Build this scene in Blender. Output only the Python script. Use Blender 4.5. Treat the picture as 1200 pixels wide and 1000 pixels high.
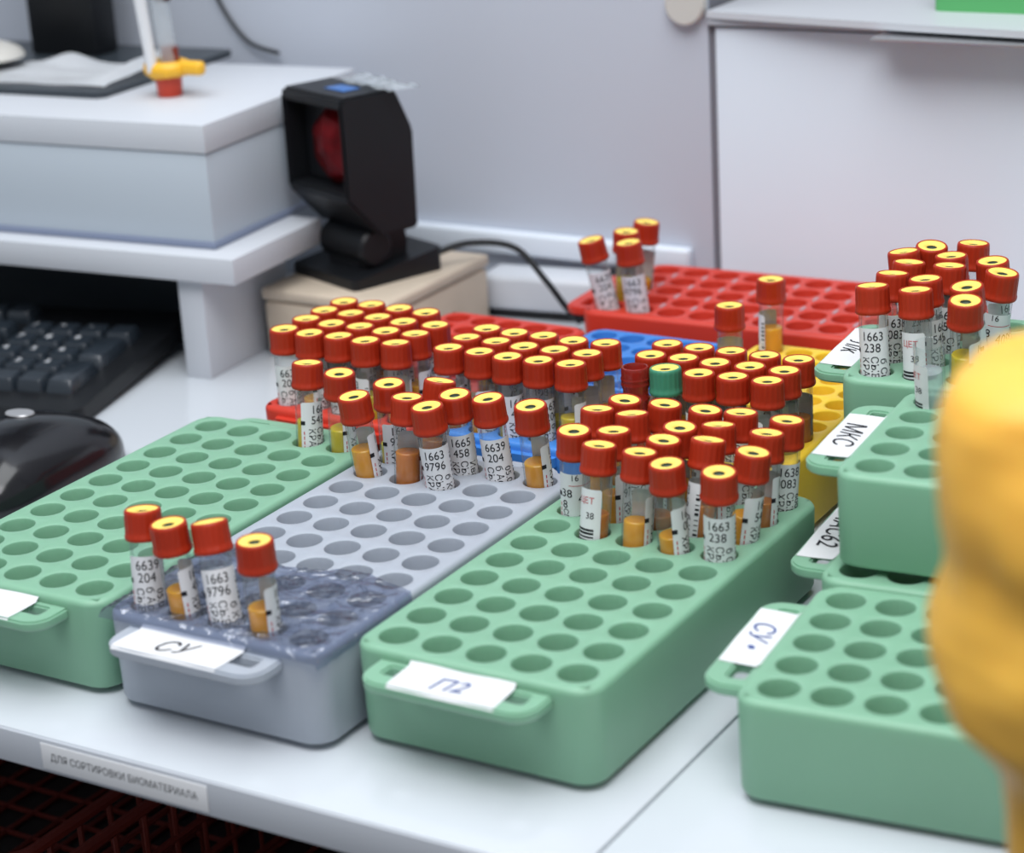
import bpy, bmesh, math, random
from mathutils import Vector, Matrix, noise
random.seed(7)
S = 0.02                       # one working unit (the hole pitch of the big racks) in metres
ZT = 2.15                      # rack height in units: working z=0 is the top of a rack standing on the desk
PI = math.pi
scene = bpy.context.scene
for o in list(bpy.data.objects): bpy.data.objects.remove(o)
C = scene.collection

# ------------------------------------------------------------------ camera
F, PITCH, ROLL = 2585.88327, 0.345666058, -0.059685512
CAM = Vector((0, 0, 18.2294453))
fwd = Vector((0, math.cos(PITCH), -math.sin(PITCH)))
rt0 = Vector((1, 0, 0)); up0 = rt0.cross(fwd)
RT = rt0 * math.cos(ROLL) + up0 * math.sin(ROLL)
UP = -rt0 * math.sin(ROLL) + up0 * math.cos(ROLL)
def wp(p): return Vector((p[0] * S, p[1] * S, (p[2] + ZT) * S))      # working units -> metres
cd = bpy.data.cameras.new('camera'); cam = bpy.data.objects.new('camera', cd); C.objects.link(cam)
cd.sensor_width = 36; cd.lens = F / 1200 * 36; cd.clip_start = 0.01; cd.clip_end = 50
m = Matrix((RT, UP, -fwd)).transposed().to_4x4(); m.translation = wp(CAM); cam.matrix_world = m
cd.dof.use_dof = True; cd.dof.focus_distance = 50.3 * S; cd.dof.aperture_fstop = 8.0; cd.dof.aperture_blades = 0
scene.camera = cam
# ------------------------------------------------------------------ light and exposure
w = bpy.data.worlds.new('world'); scene.world = w; w.use_nodes = True
w.node_tree.nodes['Background'].inputs[0].default_value = (0.84, 0.91, 1.0, 1)
w.node_tree.nodes['Background'].inputs[1].default_value = 0.345
T = -0.557
A_ = Vector((math.cos(T), math.sin(T), 0)); B_ = Vector((-math.sin(T), math.cos(T), 0))
def dk(a, b, z=0.0): return A_ * a + B_ * b + Vector((0, 0, z))       # desk frame: a along the front edge, b towards the wall
def area(name, p, target, sx, sy, power, col):
    l = bpy.data.lights.new(name, 'AREA'); l.shape = 'RECTANGLE'; l.size = sx; l.size_y = sy; l.energy = power; l.color = col
    o = bpy.data.objects.new(name, l); C.objects.link(o); o.location = wp(p)
    d = (wp(target) - wp(p)).normalized(); o.rotation_euler = d.to_track_quat('-Z', 'Y').to_euler()
    return o
area('ceiling_panel_light', dk(-20, 44, 85), dk(-24, 42, 0), 1.5, 0.9, 19, (0.95, 0.98, 1.0))
area('ceiling_panel_light', dk(-52, 24, 80), dk(-26, 42, 0), 1.2, 0.6, 9, (0.93, 0.97, 1.0))
area('ceiling_panel_light', dk(-8, 2, 70), dk(-24, 48, 2), 1.2, 0.6, 16, (0.98, 0.98, 1.0))
scene.view_settings.view_transform = 'Standard'; scene.view_settings.look = 'None'
scene.view_settings.gamma = 1; scene.view_settings.use_curve_mapping = False
scene.view_settings.exposure = -0.07

def ray(uv): return fwd + RT * ((uv[0] - 600) / F) - UP * ((uv[1] - 500) / F)
def unproj(uv, z):
    d = ray(uv); t = (z - CAM.z) / d.z; return CAM + d * t
def proj(P):
    d = Vector(P) - CAM; z = d.dot(fwd); return (600 + F * d.dot(RT) / z, 500 - F * d.dot(UP) / z)

# ------------------------------------------------------------------ materials
def nt(name):
    m = bpy.data.materials.new(name); m.use_nodes = True
    return m, m.node_tree, m.node_tree.nodes['Principled BSDF']
def mat(name, col, rough=0.5, spec=0.5, metal=0, sss=0, bump=0, bscale=60, vary=0, vscale=8, coat=0, trans=0, alpha=None):
    m, t, b = nt(name)
    b.inputs['Base Color'].default_value = (*col, 1); b.inputs['Roughness'].default_value = rough
    b.inputs['Specular IOR Level'].default_value = spec; b.inputs['Metallic'].default_value = metal
    b.inputs['Coat Weight'].default_value = coat; b.inputs['Transmission Weight'].default_value = trans
    if sss:
        b.inputs['Subsurface Weight'].default_value = sss; b.inputs['Subsurface Scale'].default_value = 0.01
        b.inputs['Subsurface Radius'].default_value = (1, 1, 1)
    tc = t.nodes.new('ShaderNodeTexCoord')
    if vary:
        n = t.nodes.new('ShaderNodeTexNoise'); n.inputs['Scale'].default_value = vscale; n.inputs['Detail'].default_value = 5
        t.links.new(tc.outputs['Object'], n.inputs['Vector'])
        r = t.nodes.new('ShaderNodeValToRGB')
        r.color_ramp.elements[0].position = 0.3; r.color_ramp.elements[1].position = 0.7
        r.color_ramp.elements[0].color = (*[c * (1 - vary) for c in col], 1)
        r.color_ramp.elements[1].color = (*[min(1, c * (1 + vary)) for c in col], 1)
        t.links.new(n.outputs['Fac'], r.inputs[0]); t.links.new(r.outputs[0], b.inputs['Base Color'])
    if bump:
        n = t.nodes.new('ShaderNodeTexNoise'); n.inputs['Scale'].default_value = bscale; n.inputs['Detail'].default_value = 3
        t.links.new(tc.outputs['Object'], n.inputs['Vector'])
        bp = t.nodes.new('ShaderNodeBump'); bp.inputs['Strength'].default_value = bump; bp.inputs['Distance'].default_value = 0.001
        t.links.new(n.outputs['Fac'], bp.inputs['Height']); t.links.new(bp.outputs[0], b.inputs['Normal'])
    return m
def thin_clear(name, tint, edge, gloss=0.08, haze=0.0, hazecol=(0.8, 0.85, 0.9), wrinkle=0):
    """thin clear plastic: see-through face on, denser and shinier at grazing angles"""
    m, t, b = nt(name); N = t.nodes; L = t.links
    out = [n for n in N if n.type == 'OUTPUT_MATERIAL'][0]; N.remove(b)
    lw = N.new('ShaderNodeLayerWeight'); lw.inputs['Blend'].default_value = 0.5
    mr = N.new('ShaderNodeMapRange'); mr.inputs[1].default_value = 0.45; mr.inputs[2].default_value = 1.0
    L.new(lw.outputs['Facing'], mr.inputs[0])
    mx = N.new('ShaderNodeMix'); mx.data_type = 'RGBA'; mx.inputs[6].default_value = (*tint, 1); mx.inputs[7].default_value = (*edge, 1)
    L.new(mr.outputs[0], mx.inputs[0])
    tr = N.new('ShaderNodeBsdfTransparent'); L.new(mx.outputs[2], tr.inputs[0])
    gl = N.new('ShaderNodeBsdfGlossy'); gl.inputs['Roughness'].default_value = 0.08
    df = N.new('ShaderNodeBsdfDiffuse'); df.inputs[0].default_value = (*hazecol, 1)
    m1 = N.new('ShaderNodeMixShader'); m1.inputs[0].default_value = haze
    L.new(tr.outputs[0], m1.inputs[1]); L.new(df.outputs[0], m1.inputs[2])
    pw = N.new('ShaderNodeMath'); pw.operation = 'POWER'; pw.inputs[1].default_value = 4.0; L.new(lw.outputs['Facing'], pw.inputs[0])
    fr = N.new('ShaderNodeMath'); fr.operation = 'MULTIPLY'; fr.inputs[1].default_value = 0.55; L.new(pw.outputs[0], fr.inputs[0])
    ad = N.new('ShaderNodeMath'); ad.operation = 'ADD'; ad.inputs[1].default_value = gloss; L.new(fr.outputs[0], ad.inputs[0])
    m2 = N.new('ShaderNodeMixShader'); L.new(ad.outputs[0], m2.inputs[0]); L.new(m1.outputs[0], m2.inputs[1]); L.new(gl.outputs[0], m2.inputs[2])
    if wrinkle:
        tc = N.new('ShaderNodeTexCoord'); n = N.new('ShaderNodeTexNoise'); n.inputs['Scale'].default_value = 45; n.inputs['Detail'].default_value = 2
        n.inputs['Distortion'].default_value = 2.0
        L.new(tc.outputs['Object'], n.inputs['Vector'])
        bp = N.new('ShaderNodeBump'); bp.inputs['Strength'].default_value = wrinkle; bp.inputs['Distance'].default_value = 0.004
        L.new(n.outputs['Fac'], bp.inputs['Height']); L.new(bp.outputs[0], gl.inputs['Normal'])
    L.new(m2.outputs[0], out.inputs[0])
    return m
M = {}
M['green'] = mat('green_plastic', (0.23, 0.45, 0.305), 0.46, 0.5, sss=0.35, vary=0.04, vscale=14)
M['grey'] = mat('grey_plastic', (0.41, 0.45, 0.51), 0.42, 0.4, sss=0.2, vary=0.03, vscale=14)
M['red'] = mat('red_plastic', (0.62, 0.045, 0.025), 0.4, 0.4, vary=0.05, vscale=14)
M['blue'] = mat('blue_plastic', (0.055, 0.24, 0.68), 0.38, 0.45, vary=0.05, vscale=14)
M['yellow'] = mat('yellow_plastic', (0.93, 0.60, 0.04), 0.42, 0.4, sss=0.15, vary=0.03, vscale=14)
M['rimgrey'] = mat('grey_pink_ridge', (0.45, 0.30, 0.33), 0.5)
M['cap'] = mat('dark_red_cap', (0.42, 0.030, 0.009), 0.40, 0.32, vary=0.05, vscale=40)
M['capgreen'] = mat('green_cap', (0.055, 0.27, 0.16), 0.38, 0.5)
M['septum'] = mat('yellow_septum', (1.0, 0.74, 0.16), 0.5, 0.3)
M['dimple'] = mat('grey_dimple', (0.08, 0.11, 0.085), 0.6, 0.3)
M['tube'] = thin_clear('clear_tube_plastic', (0.97, 0.98, 0.98), (0.74, 0.77, 0.77), 0.03, 0.035)
M['frost'] = thin_clear('frosted_tube_plastic', (0.95, 0.97, 0.97), (0.70, 0.74, 0.74), 0.04, 0.30)
M['redtube'] = thin_clear('red_clear_plastic', (0.72, 0.10, 0.08), (0.45, 0.03, 0.02), 0.05, 0.35, (0.6, 0.06, 0.04))
M['film'] = thin_clear('cling_film', (0.60, 0.64, 0.74), (0.06, 0.07, 0.14), 0.10, 0.06, (0.45, 0.5, 0.6), wrinkle=1.0)
M['amber'] = mat('amber_serum', (0.80, 0.34, 0.008), 0.25, 0.5, sss=0.6, vary=0.10, vscale=60)
M['brown'] = mat('brown_serum', (0.56, 0.18, 0.015), 0.25, 0.5, sss=0.6, vary=0.14, vscale=60)
M['yserum'] = mat('pale_serum', (0.66, 0.48, 0.012), 0.25, 0.5, sss=0.6, vary=0.10, vscale=60)
M['gel'] = mat('grey_gel', (0.42, 0.37, 0.33), 0.35, 0.4, vary=0.15, vscale=120)
M['paper'] = mat('label_paper', (0.78, 0.79, 0.81), 0.6, 0.3)
M['tissue'] = mat('white_tissue', (0.85, 0.87, 0.9), 0.8, 0.2)
M['ink'] = mat('black_ink', (0.02, 0.02, 0.025), 0.6, 0.2)
M['redink'] = mat('red_ink', (0.55, 0.05, 0.06), 0.6, 0.2)
M['bluemark'] = mat('blue_marker', (0.06, 0.10, 0.30), 0.6, 0.2)
M['desk'] = mat('white_laminate', (0.60, 0.64, 0.685), 0.14, 0.5, vary=0.012, vscale=5)
M['deskedge'] = mat('laminate_edge_band', (0.50, 0.53, 0.58), 0.4, 0.4)
M['wall'] = mat('grey_wall_panel', (0.56, 0.60, 0.68), 0.5, 0.3, vary=0.02, vscale=3)
M['wall2'] = mat('pale_wall_panel', (0.74, 0.80, 0.88), 0.5, 0.3, vary=0.015, vscale=3)
M['groove'] = mat('panel_groove', (0.20, 0.20, 0.23), 0.7)
M['floor'] = mat('floor_vinyl', (0.25, 0.25, 0.26), 0.5, vary=0.1)
M['white'] = mat('white_board', (0.60, 0.625, 0.67), 0.4, 0.4, vary=0.015, vscale=5)
M['carton'] = mat('pale_box_front', (0.50, 0.56, 0.62), 0.5, 0.3)
M['strip'] = mat('blue_grey_strip', (0.22, 0.26, 0.37), 0.4)
M['black'] = mat('black_plastic', (0.007, 0.008, 0.010), 0.42, 0.35, bump=0.15, bscale=900)
M['blackgloss'] = mat('glossy_black_plastic', (0.010, 0.010, 0.012), 0.16, 0.55)
M['darkmetal'] = mat('dark_grey_plate', (0.035, 0.045, 0.055), 0.35, 0.5)
M['key'] = mat('black_key', (0.022, 0.030, 0.040), 0.25, 0.8)
M['silver'] = mat('silver_badge', (0.55, 0.55, 0.56), 0.35, 0.5, metal=0.6)
M['redglass'] = mat('dark_red_window', (0.10, 0.002, 0.004), 0.35, 0.15, vary=0.6, vscale=70)
M['wood'] = mat('beige_box', (0.56, 0.47, 0.37), 0.5, 0.3, vary=0.14, vscale=18)
M['chrome'] = mat('brushed_steel', (0.62, 0.63, 0.65), 0.3, 0.5, metal=0.8)
M['darkred'] = mat('dark_red_wire', (0.17, 0.022, 0.014), 0.45)
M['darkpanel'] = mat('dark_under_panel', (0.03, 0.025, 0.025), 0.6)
M['orange'] = mat('orange_clip', (0.93, 0.50, 0.03), 0.4)
M['beige'] = mat('beige_plastic', (0.62, 0.60, 0.56), 0.4)
M['bag'] = mat('yellow_bag_film', (1.0, 0.50, 0.07), 0.45, 0.5, sss=0.4, vary=0.10, vscale=9)
M['bluelight'] = mat('blue_sticker', (0.05, 0.16, 0.45), 0.4)

# ------------------------------------------------------------------ builders
def link(name, me, mt, parent=None, loc=None, rot=None):
    o = bpy.data.objects.new(name, me); C.objects.link(o)
    if mt is not None:
        ms = mt if isinstance(mt, (list, tuple)) else [mt]
        while len(me.materials) < len(ms): me.materials.append(None)
        for i, x in enumerate(ms):
            o.material_slots[i].link = 'OBJECT'; o.material_slots[i].material = M[x] if isinstance(x, str) else x
    if parent: o.parent = parent
    if loc is not None: o.location = loc
    if rot is not None: o.rotation_euler = rot
    return o
def tag(o, label=None, cat=None, group=None, kind=None):
    if label: o['label'] = label
    if cat: o['category'] = cat
    if group: o['group'] = group
    if kind: o['kind'] = kind
    return o
def empty(name, loc, rz=0.0):
    o = bpy.data.objects.new(name, None); C.objects.link(o); o.location = loc; o.rotation_euler = (0, 0, rz)
    o.empty_display_size = 0.01
    return o
def fin(bm, name, smooth=True, angle=0.6, scale=S):
    bmesh.ops.recalc_face_normals(bm, faces=bm.faces)
    for v in bm.verts: v.co *= scale
    me = bpy.data.meshes.new(name); bm.to_mesh(me); bm.free()
    if smooth:
        me.polygons.foreach_set('use_smooth', [True] * len(me.polygons))
        me.set_sharp_from_angle(angle=angle)
    return me
def bx(bm, x0, x1, y0, y1, z0, z1, mi=0, bev=0.0, seg=2):
    r = bmesh.ops.create_cube(bm, size=1)
    for v in r['verts']:
        v.co = Vector(((x0 + x1) / 2 + v.co.x * (x1 - x0), (y0 + y1) / 2 + v.co.y * (y1 - y0), (z0 + z1) / 2 + v.co.z * (z1 - z0)))
    fs = {f for v in r['verts'] for f in v.link_faces}
    for f in fs: f.material_index = mi
    if bev:
        es = {e for f in fs for e in f.edges}
        bmesh.ops.bevel(bm, geom=list(es), offset=bev, segments=seg, affect='EDGES', profile=0.5, clamp_overlap=True)
def lathe(bm, prof, n=32, mi=0, cap0=False, cap1=False, axis=None, rib=None):
    """prof: list of (r,z[,ribbed])"""
    rings = []
    for p in prof:
        r, z = p[0], p[1]; rb = len(p) > 2 and p[2]
        ring = []
        for k in range(n):
            a = 2 * PI * k / n; rr = r
            if rb and rib and (k % 4 == 0): rr = r - rib
            ring.append(bm.verts.new((rr * math.cos(a), rr * math.sin(a), z)))
        rings.append(ring)
    for a, b in zip(rings, rings[1:]):
        for k in range(n):
            f = bm.faces.new((a[k], a[(k + 1) % n], b[(k + 1) % n], b[k])); f.material_index = mi
    if cap0: bm.faces.new(rings[0][::-1]).material_index = mi
    if cap1: bm.faces.new(rings[-1]).material_index = mi
    return rings
def tube_path(bm, pts, r, n=10, closed=False):
    pts = [Vector(p) for p in pts]; rings = []; N = len(pts)
    u = None
    for i, p in enumerate(pts):
        a = pts[(i - 1) % N] if (closed or i > 0) else p
        b = pts[(i + 1) % N] if (closed or i < N - 1) else p
        d = (b - a).normalized()
        if u is None: u = d.orthogonal().normalized()
        u = (u - d * u.dot(d)).normalized(); v = d.cross(u)
        rings.append([bm.verts.new(p + (u * math.cos(2 * PI * k / n) + v * math.sin(2 * PI * k / n)) * r) for k in range(n)])
    rr = list(zip(rings, rings[1:])) + ([(rings[-1], rings[0])] if closed else [])
    for a, b in rr:
        for k in range(n): bm.faces.new((a[k], a[(k + 1) % n], b[(k + 1) % n], b[k]))
    if not closed: bm.faces.new(rings[0][::-1]); bm.faces.new(rings[-1])
def catmull(pts, k=8):
    pts = [Vector(p) for p in pts]; P = [pts[0]] + pts + [pts[-1]]; out = []
    for i in range(1, len(P) - 2):
        for j in range(k):
            t = j / k
            out.append(0.5 * ((2 * P[i]) + (-P[i - 1] + P[i + 1]) * t + (2 * P[i - 1] - 5 * P[i] + 4 * P[i + 1] - P[i + 2]) * t * t + (-P[i - 1] + 3 * P[i] - 3 * P[i + 1] + P[i + 2]) * t ** 3))
    out.append(pts[-1]); return out
def rrect(x0, x1, y0, y1, r, n=8):
    out = []
    for cx, cy, a0 in ((x1 - r, y1 - r, 0), (x0 + r, y1 - r, PI / 2), (x0 + r, y0 + r, PI), (x1 - r, y0 + r, 1.5 * PI)):
        for k in range(n + 1):
            a = a0 + PI / 2 * k / n; out.append((cx + r * math.cos(a), cy + r * math.sin(a)))
    return out
def prism(bm, outline, z0, z1, holes=(), mi=0, bev=0.0):
    """flat plate with holes"""
    loops = [outline] + list(holes); edges = []
    for lp in loops:
        vs = [bm.verts.new((x, y, z1)) for x, y in lp]
        edges += [bm.edges.new((vs[i], vs[(i + 1) % len(vs)])) for i in range(len(vs))]
    res = bmesh.ops.triangle_fill(bm, use_beauty=True, use_dissolve=False, edges=edges)
    fs = [g for g in res['geom'] if isinstance(g, bmesh.types.BMFace)]
    for f in fs: f.material_index = mi
    ext = bmesh.ops.extrude_face_region(bm, geom=fs)
    for g in ext['geom']:
        if isinstance(g, bmesh.types.BMVert): g.co.z = z0
        if isinstance(g, bmesh.types.BMFace): g.material_index = mi
    for f in bm.faces: f.material_index = f.material_index

# ------------------------------------------------------------------ text
_tc = {}
def text2d(s, size, shear=0.0, bold=0.0):
    """flat glyph mesh (verts, faces) centred on 0,0; size = cap height in units"""
    key = (s, size, shear, bold)
    if key in _tc: return _tc[key]
    cu = bpy.data.curves.new('t', 'FONT'); cu.body = s; cu.size = 1.0; cu.resolution_u = 4; cu.offset = bold; cu.shear = shear
    o = bpy.data.objects.new('t', cu); C.objects.link(o)
    bpy.context.view_layer.update()
    me = bpy.data.meshes.new_from_object(o.evaluated_get(bpy.context.evaluated_depsgraph_get()))
    tb = bmesh.new(); tb.from_mesh(me); bmesh.ops.triangulate(tb, faces=tb.faces, quad_method='BEAUTY', ngon_method='EAR_CLIP'); tb.to_mesh(me); tb.free()
    vs = [Vector((v.co.x, v.co.y)) for v in me.vertices]; fs = [tuple(p.vertices) for p in me.polygons]
    bpy.data.objects.remove(o); bpy.data.curves.remove(cu); bpy.data.meshes.remove(me)
    if vs:
        x0 = min(v.x for v in vs); x1 = max(v.x for v in vs); y0 = min(v.y for v in vs); y1 = max(v.y for v in vs)
        k = size / 0.70
        vs = [Vector(((v.x - (x0 + x1) / 2) * k, (v.y - (y0 + y1) / 2) * k)) for v in vs]
    _tc[key] = (vs, fs); return _tc[key]
def put_text(bm, s, size, f, mi=0, ang=0.0, off=(0, 0), shear=0.0, bold=0.0, wid=1.0):
    """f maps (u,v) to a 3D point"""
    vs, fs = text2d(s, size, shear, bold); ca, sa = math.cos(ang), math.sin(ang)
    bv = [bm.verts.new(f(v.x * wid * ca - v.y * sa + off[0], v.x * wid * sa + v.y * ca + off[1])) for v in vs]
    for q in fs:
        try: bm.faces.new([bv[i] for i in q]).material_index = mi
        except ValueError: pass
def put_rect(bm, u0, u1, v0, v1, f, mi=0, n=1):
    a = [bm.verts.new(f(u0 + (u1 - u0) * k / n, v0)) for k in range(n + 1)]
    b = [bm.verts.new(f(u0 + (u1 - u0) * k / n, v1)) for k in range(n + 1)]
    for k in range(n): bm.faces.new((a[k], a[k + 1], b[k + 1], b[k])).material_index = mi

# ================================================================== SETTING
DZ = -ZT
def plank(name, x0, x1, y0, y1, z0, z1, mt, label=None, bev=0.03, parent=None):
    """box in the desk frame"""
    bm = bmesh.new(); bx(bm, x0, x1, y0, y1, z0, z1, bev=bev)
    o = link(name, fin(bm, name), mt, parent)
    return o
ROOT_ROT = T
def place_desk(o, a, b, z, dr=0.0):
    o.location = wp(dk(a, b, z)); o.rotation_euler = (0, 0, T + dr); return o
WB = 58.7
bm = bmesh.new(); bx(bm, -90, 60, -60, 62, -0.5, 0)
fl = tag(link('floor', fin(bm, 'floor'), 'floor'), kind='structure'); place_desk(fl, -20, 0, DZ - 36)
# wall: two panels with a recessed groove between them, and an upper wall behind the ledge
bm = bmesh.new(); bx(bm, -70, -8.95, 0, 1, -38, 70); bx(bm, -8.95, 50, 0, 1, -38, 6.95); bx(bm, -8.95, 50, 3.6, 4.6, 6.95, 70); bx(bm, -9.95, -8.95, 1, 4.6, 6.95, 70)
wl = tag(link('wall_back', fin(bm, 'wall_back'), 'groove'), kind='structure'); place_desk(wl, -20, WB + 0.12, 0)
def wallpanel(a0, a1, z0, z1, mt):
    bm = bmesh.new(); bx(bm, a0, a1, 0, 0.12, z0, z1, bev=0.03)
    o = link('panel', fin(bm, 'panel'), mt, wl); o.location = (20 * S, -0.12 * S, 0)
    return o
wallpanel(-88, -28.93, -38, 60, 'wall')
wallpanel(-28.70, 30, -38, 6.92, 'wall2')


# desk tops (two tables meeting at a seam)
def desktop(a0, a1, label):
    t = empty('desk', wp(dk((a0 + a1) / 2, 43.6, DZ - 37.3 + 1.3)), T)
    w2 = (a1 - a0) / 2
    bm = bmesh.new(); bx(bm, -w2, w2, -14.92, 15.0, 35.2, 36, bev=0.035)
    tp = link('tabletop', fin(bm, 'tabletop'), 'desk', t)
    bm = bmesh.new(); bx(bm, -w2 + 0.02, w2 - 0.02, -14.97, -14.9, 35.22, 35.96, bev=0.01)
    link('edge_band', fin(bm, 'edge_band'), 'deskedge', t)
    for s in (-1, 1):
        bm = bmesh.new(); bx(bm, -0.4, 0.4, -12.5, 14.0, 0, 35.2, bev=0.03)
        o = link('side_panel', fin(bm, 'side_panel'), 'white', t); o.location = (s * (w2 - 1.2) * S, 0, 0)
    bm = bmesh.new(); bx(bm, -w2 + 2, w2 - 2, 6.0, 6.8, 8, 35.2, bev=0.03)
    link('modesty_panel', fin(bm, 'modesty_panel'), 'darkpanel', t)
    tag(t, label, 'desk')
    return t
SEAM = -17.12
d1 = desktop(-78, SEAM - 0.03, 'long white laminate desk carrying the keyboard and most of the tube racks')
d2 = desktop(SEAM + 0.03, 18, 'white laminate desk right of the seam under the stacked green racks')

# sticker on the desk edge
bm = bmesh.new(); bx(bm, -2.12, 2.12, -0.02, 0.0, -0.29, 0.29, bev=0.005)
st = link('edge_sticker', fin(bm, 'sticker'), 'paper'); place_desk(st, -27.32, 28.62, DZ - 0.41)
tag(st, 'long white sticker with printed words on the front edge of the desk', 'sticker')
bm = bmesh.new(); put_text(bm, 'ДЛЯ СОРТИРОВКИ БИОМАТЕРИАЛА', 0.16, lambda u, v: (u, -0.024, v), wid=1.0)
me = fin(bm, 'writing'); wdt = max(v.co.x for v in me.vertices) * 2 / S
wr = link('writing', me, 'ink', st); wr.scale.x = 3.75 / wdt

# dark red wire crates under the desk
def wire_crate(a, b, z, label, wx=9.0, wy=10.0, h=3.6):
    t = empty('wire_crate', wp(dk(a, b, z)), T); tag(t, label, 'crate', 'wire crates under the desk')
    bm = bmesh.new()
    for zz in (h,): tube_path(bm, [(x, y, zz) for x, y in rrect(-wx / 2, wx / 2, -wy / 2, wy / 2, 0.7, 4)], 0.16, 8, True)
    link('rim', fin(bm, 'rim'), 'darkred', t)
    bm = bmesh.new()
    for k in range(3): tube_path(bm, [(x, y, 0.15 + k * 1.05) for x, y in rrect(-wx / 2, wx / 2, -wy / 2, wy / 2, 0.7, 4)], 0.09, 6, True)
    n = 9
    for i in range(n + 1):
        x = -wx / 2 + wx * i / n * 0.96 + 0.02 * wx
        tube_path(bm, [(x, -wy / 2, h), (x, -wy / 2, 0.1), (x, wy / 2, 0.1), (x, wy / 2, h)], 0.08, 6)
    for i in range(n + 1):
        y = -wy / 2 + wy * i / n * 0.96 + 0.02 * wy
        tube_path(bm, [(-wx / 2, y, h), (-wx / 2, y, 0.1), (wx / 2, y, 0.1), (wx / 2, y, h)], 0.08, 6)
    o = link('wire_mesh', fin(bm, 'wire_mesh'), 'darkred', t); tag(o, kind='stuff')
    for s in (-1, 1):
        bm = bmesh.new(); tube_path(bm, [(-1.2, s * wy / 2, h - 0.1), (-0.9, s * (wy / 2 + 0.2), h - 0.9), (0.9, s * (wy / 2 + 0.2), h - 0.9), (1.2, s * wy / 2, h - 0.1)], 0.12, 8)
        link('handle', fin(bm, 'handle'), 'darkred', t)
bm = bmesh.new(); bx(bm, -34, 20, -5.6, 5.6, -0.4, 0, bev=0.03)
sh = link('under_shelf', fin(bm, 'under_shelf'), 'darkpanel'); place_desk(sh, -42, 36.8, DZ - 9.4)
tag(sh, 'dark shelf board under the desk holding the red wire crates', 'shelf')
for i, a in enumerate((-38.5, -28.4)):
    wire_crate(a, 36.6, DZ - 9.4, ['dark red wire crate in shadow under the desk, at the left edge', 'dark red wire crate under the desk below the printed edge sticker'][i])

# ledge above the right wall panel
def zf(a, b, y):
    lo, hi = -10, 40
    for _ in range(50):
        mm = (lo + hi) / 2
        if proj(dk(a, b, mm))[1] > y: lo = mm
        else: hi = mm
    return mm
lt = empty('wall_ledge', wp(dk(-22, WB, 7.0)), T)
bm = bmesh.new()
prism(bm, [(-6.9, 3.65), (-6.9, -0.18), (-0.6, -0.95), (14, -2.4), (14, 3.65)], 0.22, 0.42)
link('ledge_top', fin(bm, 'ledge_top', angle=0.4), 'white', lt)
bm = bmesh.new(); bx(bm, -6.9, 14, -0.14, 0, 0.0, 0.215, bev=0.02); link('ledge_back', fin(bm, 'ledge_back'), 'deskedge', lt)
bm = bmesh.new(); bx(bm, -1.25, 14, -1.45, -0.1, 0.0, 0.09, bev=0.02); link('steel_lip', fin(bm, 'steel_lip'), 'chrome', lt)
tag(lt, 'white wall ledge with a thin steel lip, at the top right', 'shelf')
bm = bmesh.new(); lathe(bm, [(0.0001, 0), (0.56, 0), (0.64, 0.06), (0.64, 0.30), (0.58, 0.36), (0.0001, 0.36)], 32)
pv = link('bracket_disc', fin(bm, 'disc'), 'beige'); pv.location = wp(dk(-29.55, WB - 0.0, 7.62)); pv.rotation_euler = (PI / 2, 0, T)
tag(pv, 'round grey bracket disc on the wall at the left end of the ledge', 'bracket')

# wall trunking
bm = bmesh.new(); bx(bm, -12.0, 0, -0.45, 0, -0.5, 0.25, bev=0.12, seg=3)
tr = link('trunking', fin(bm, 'trunking'), 'wall2'); place_desk(tr, -29.6, WB, -0.1)
tag(tr, 'white cable trunking running along the foot of the wall', 'trunking')

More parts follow.
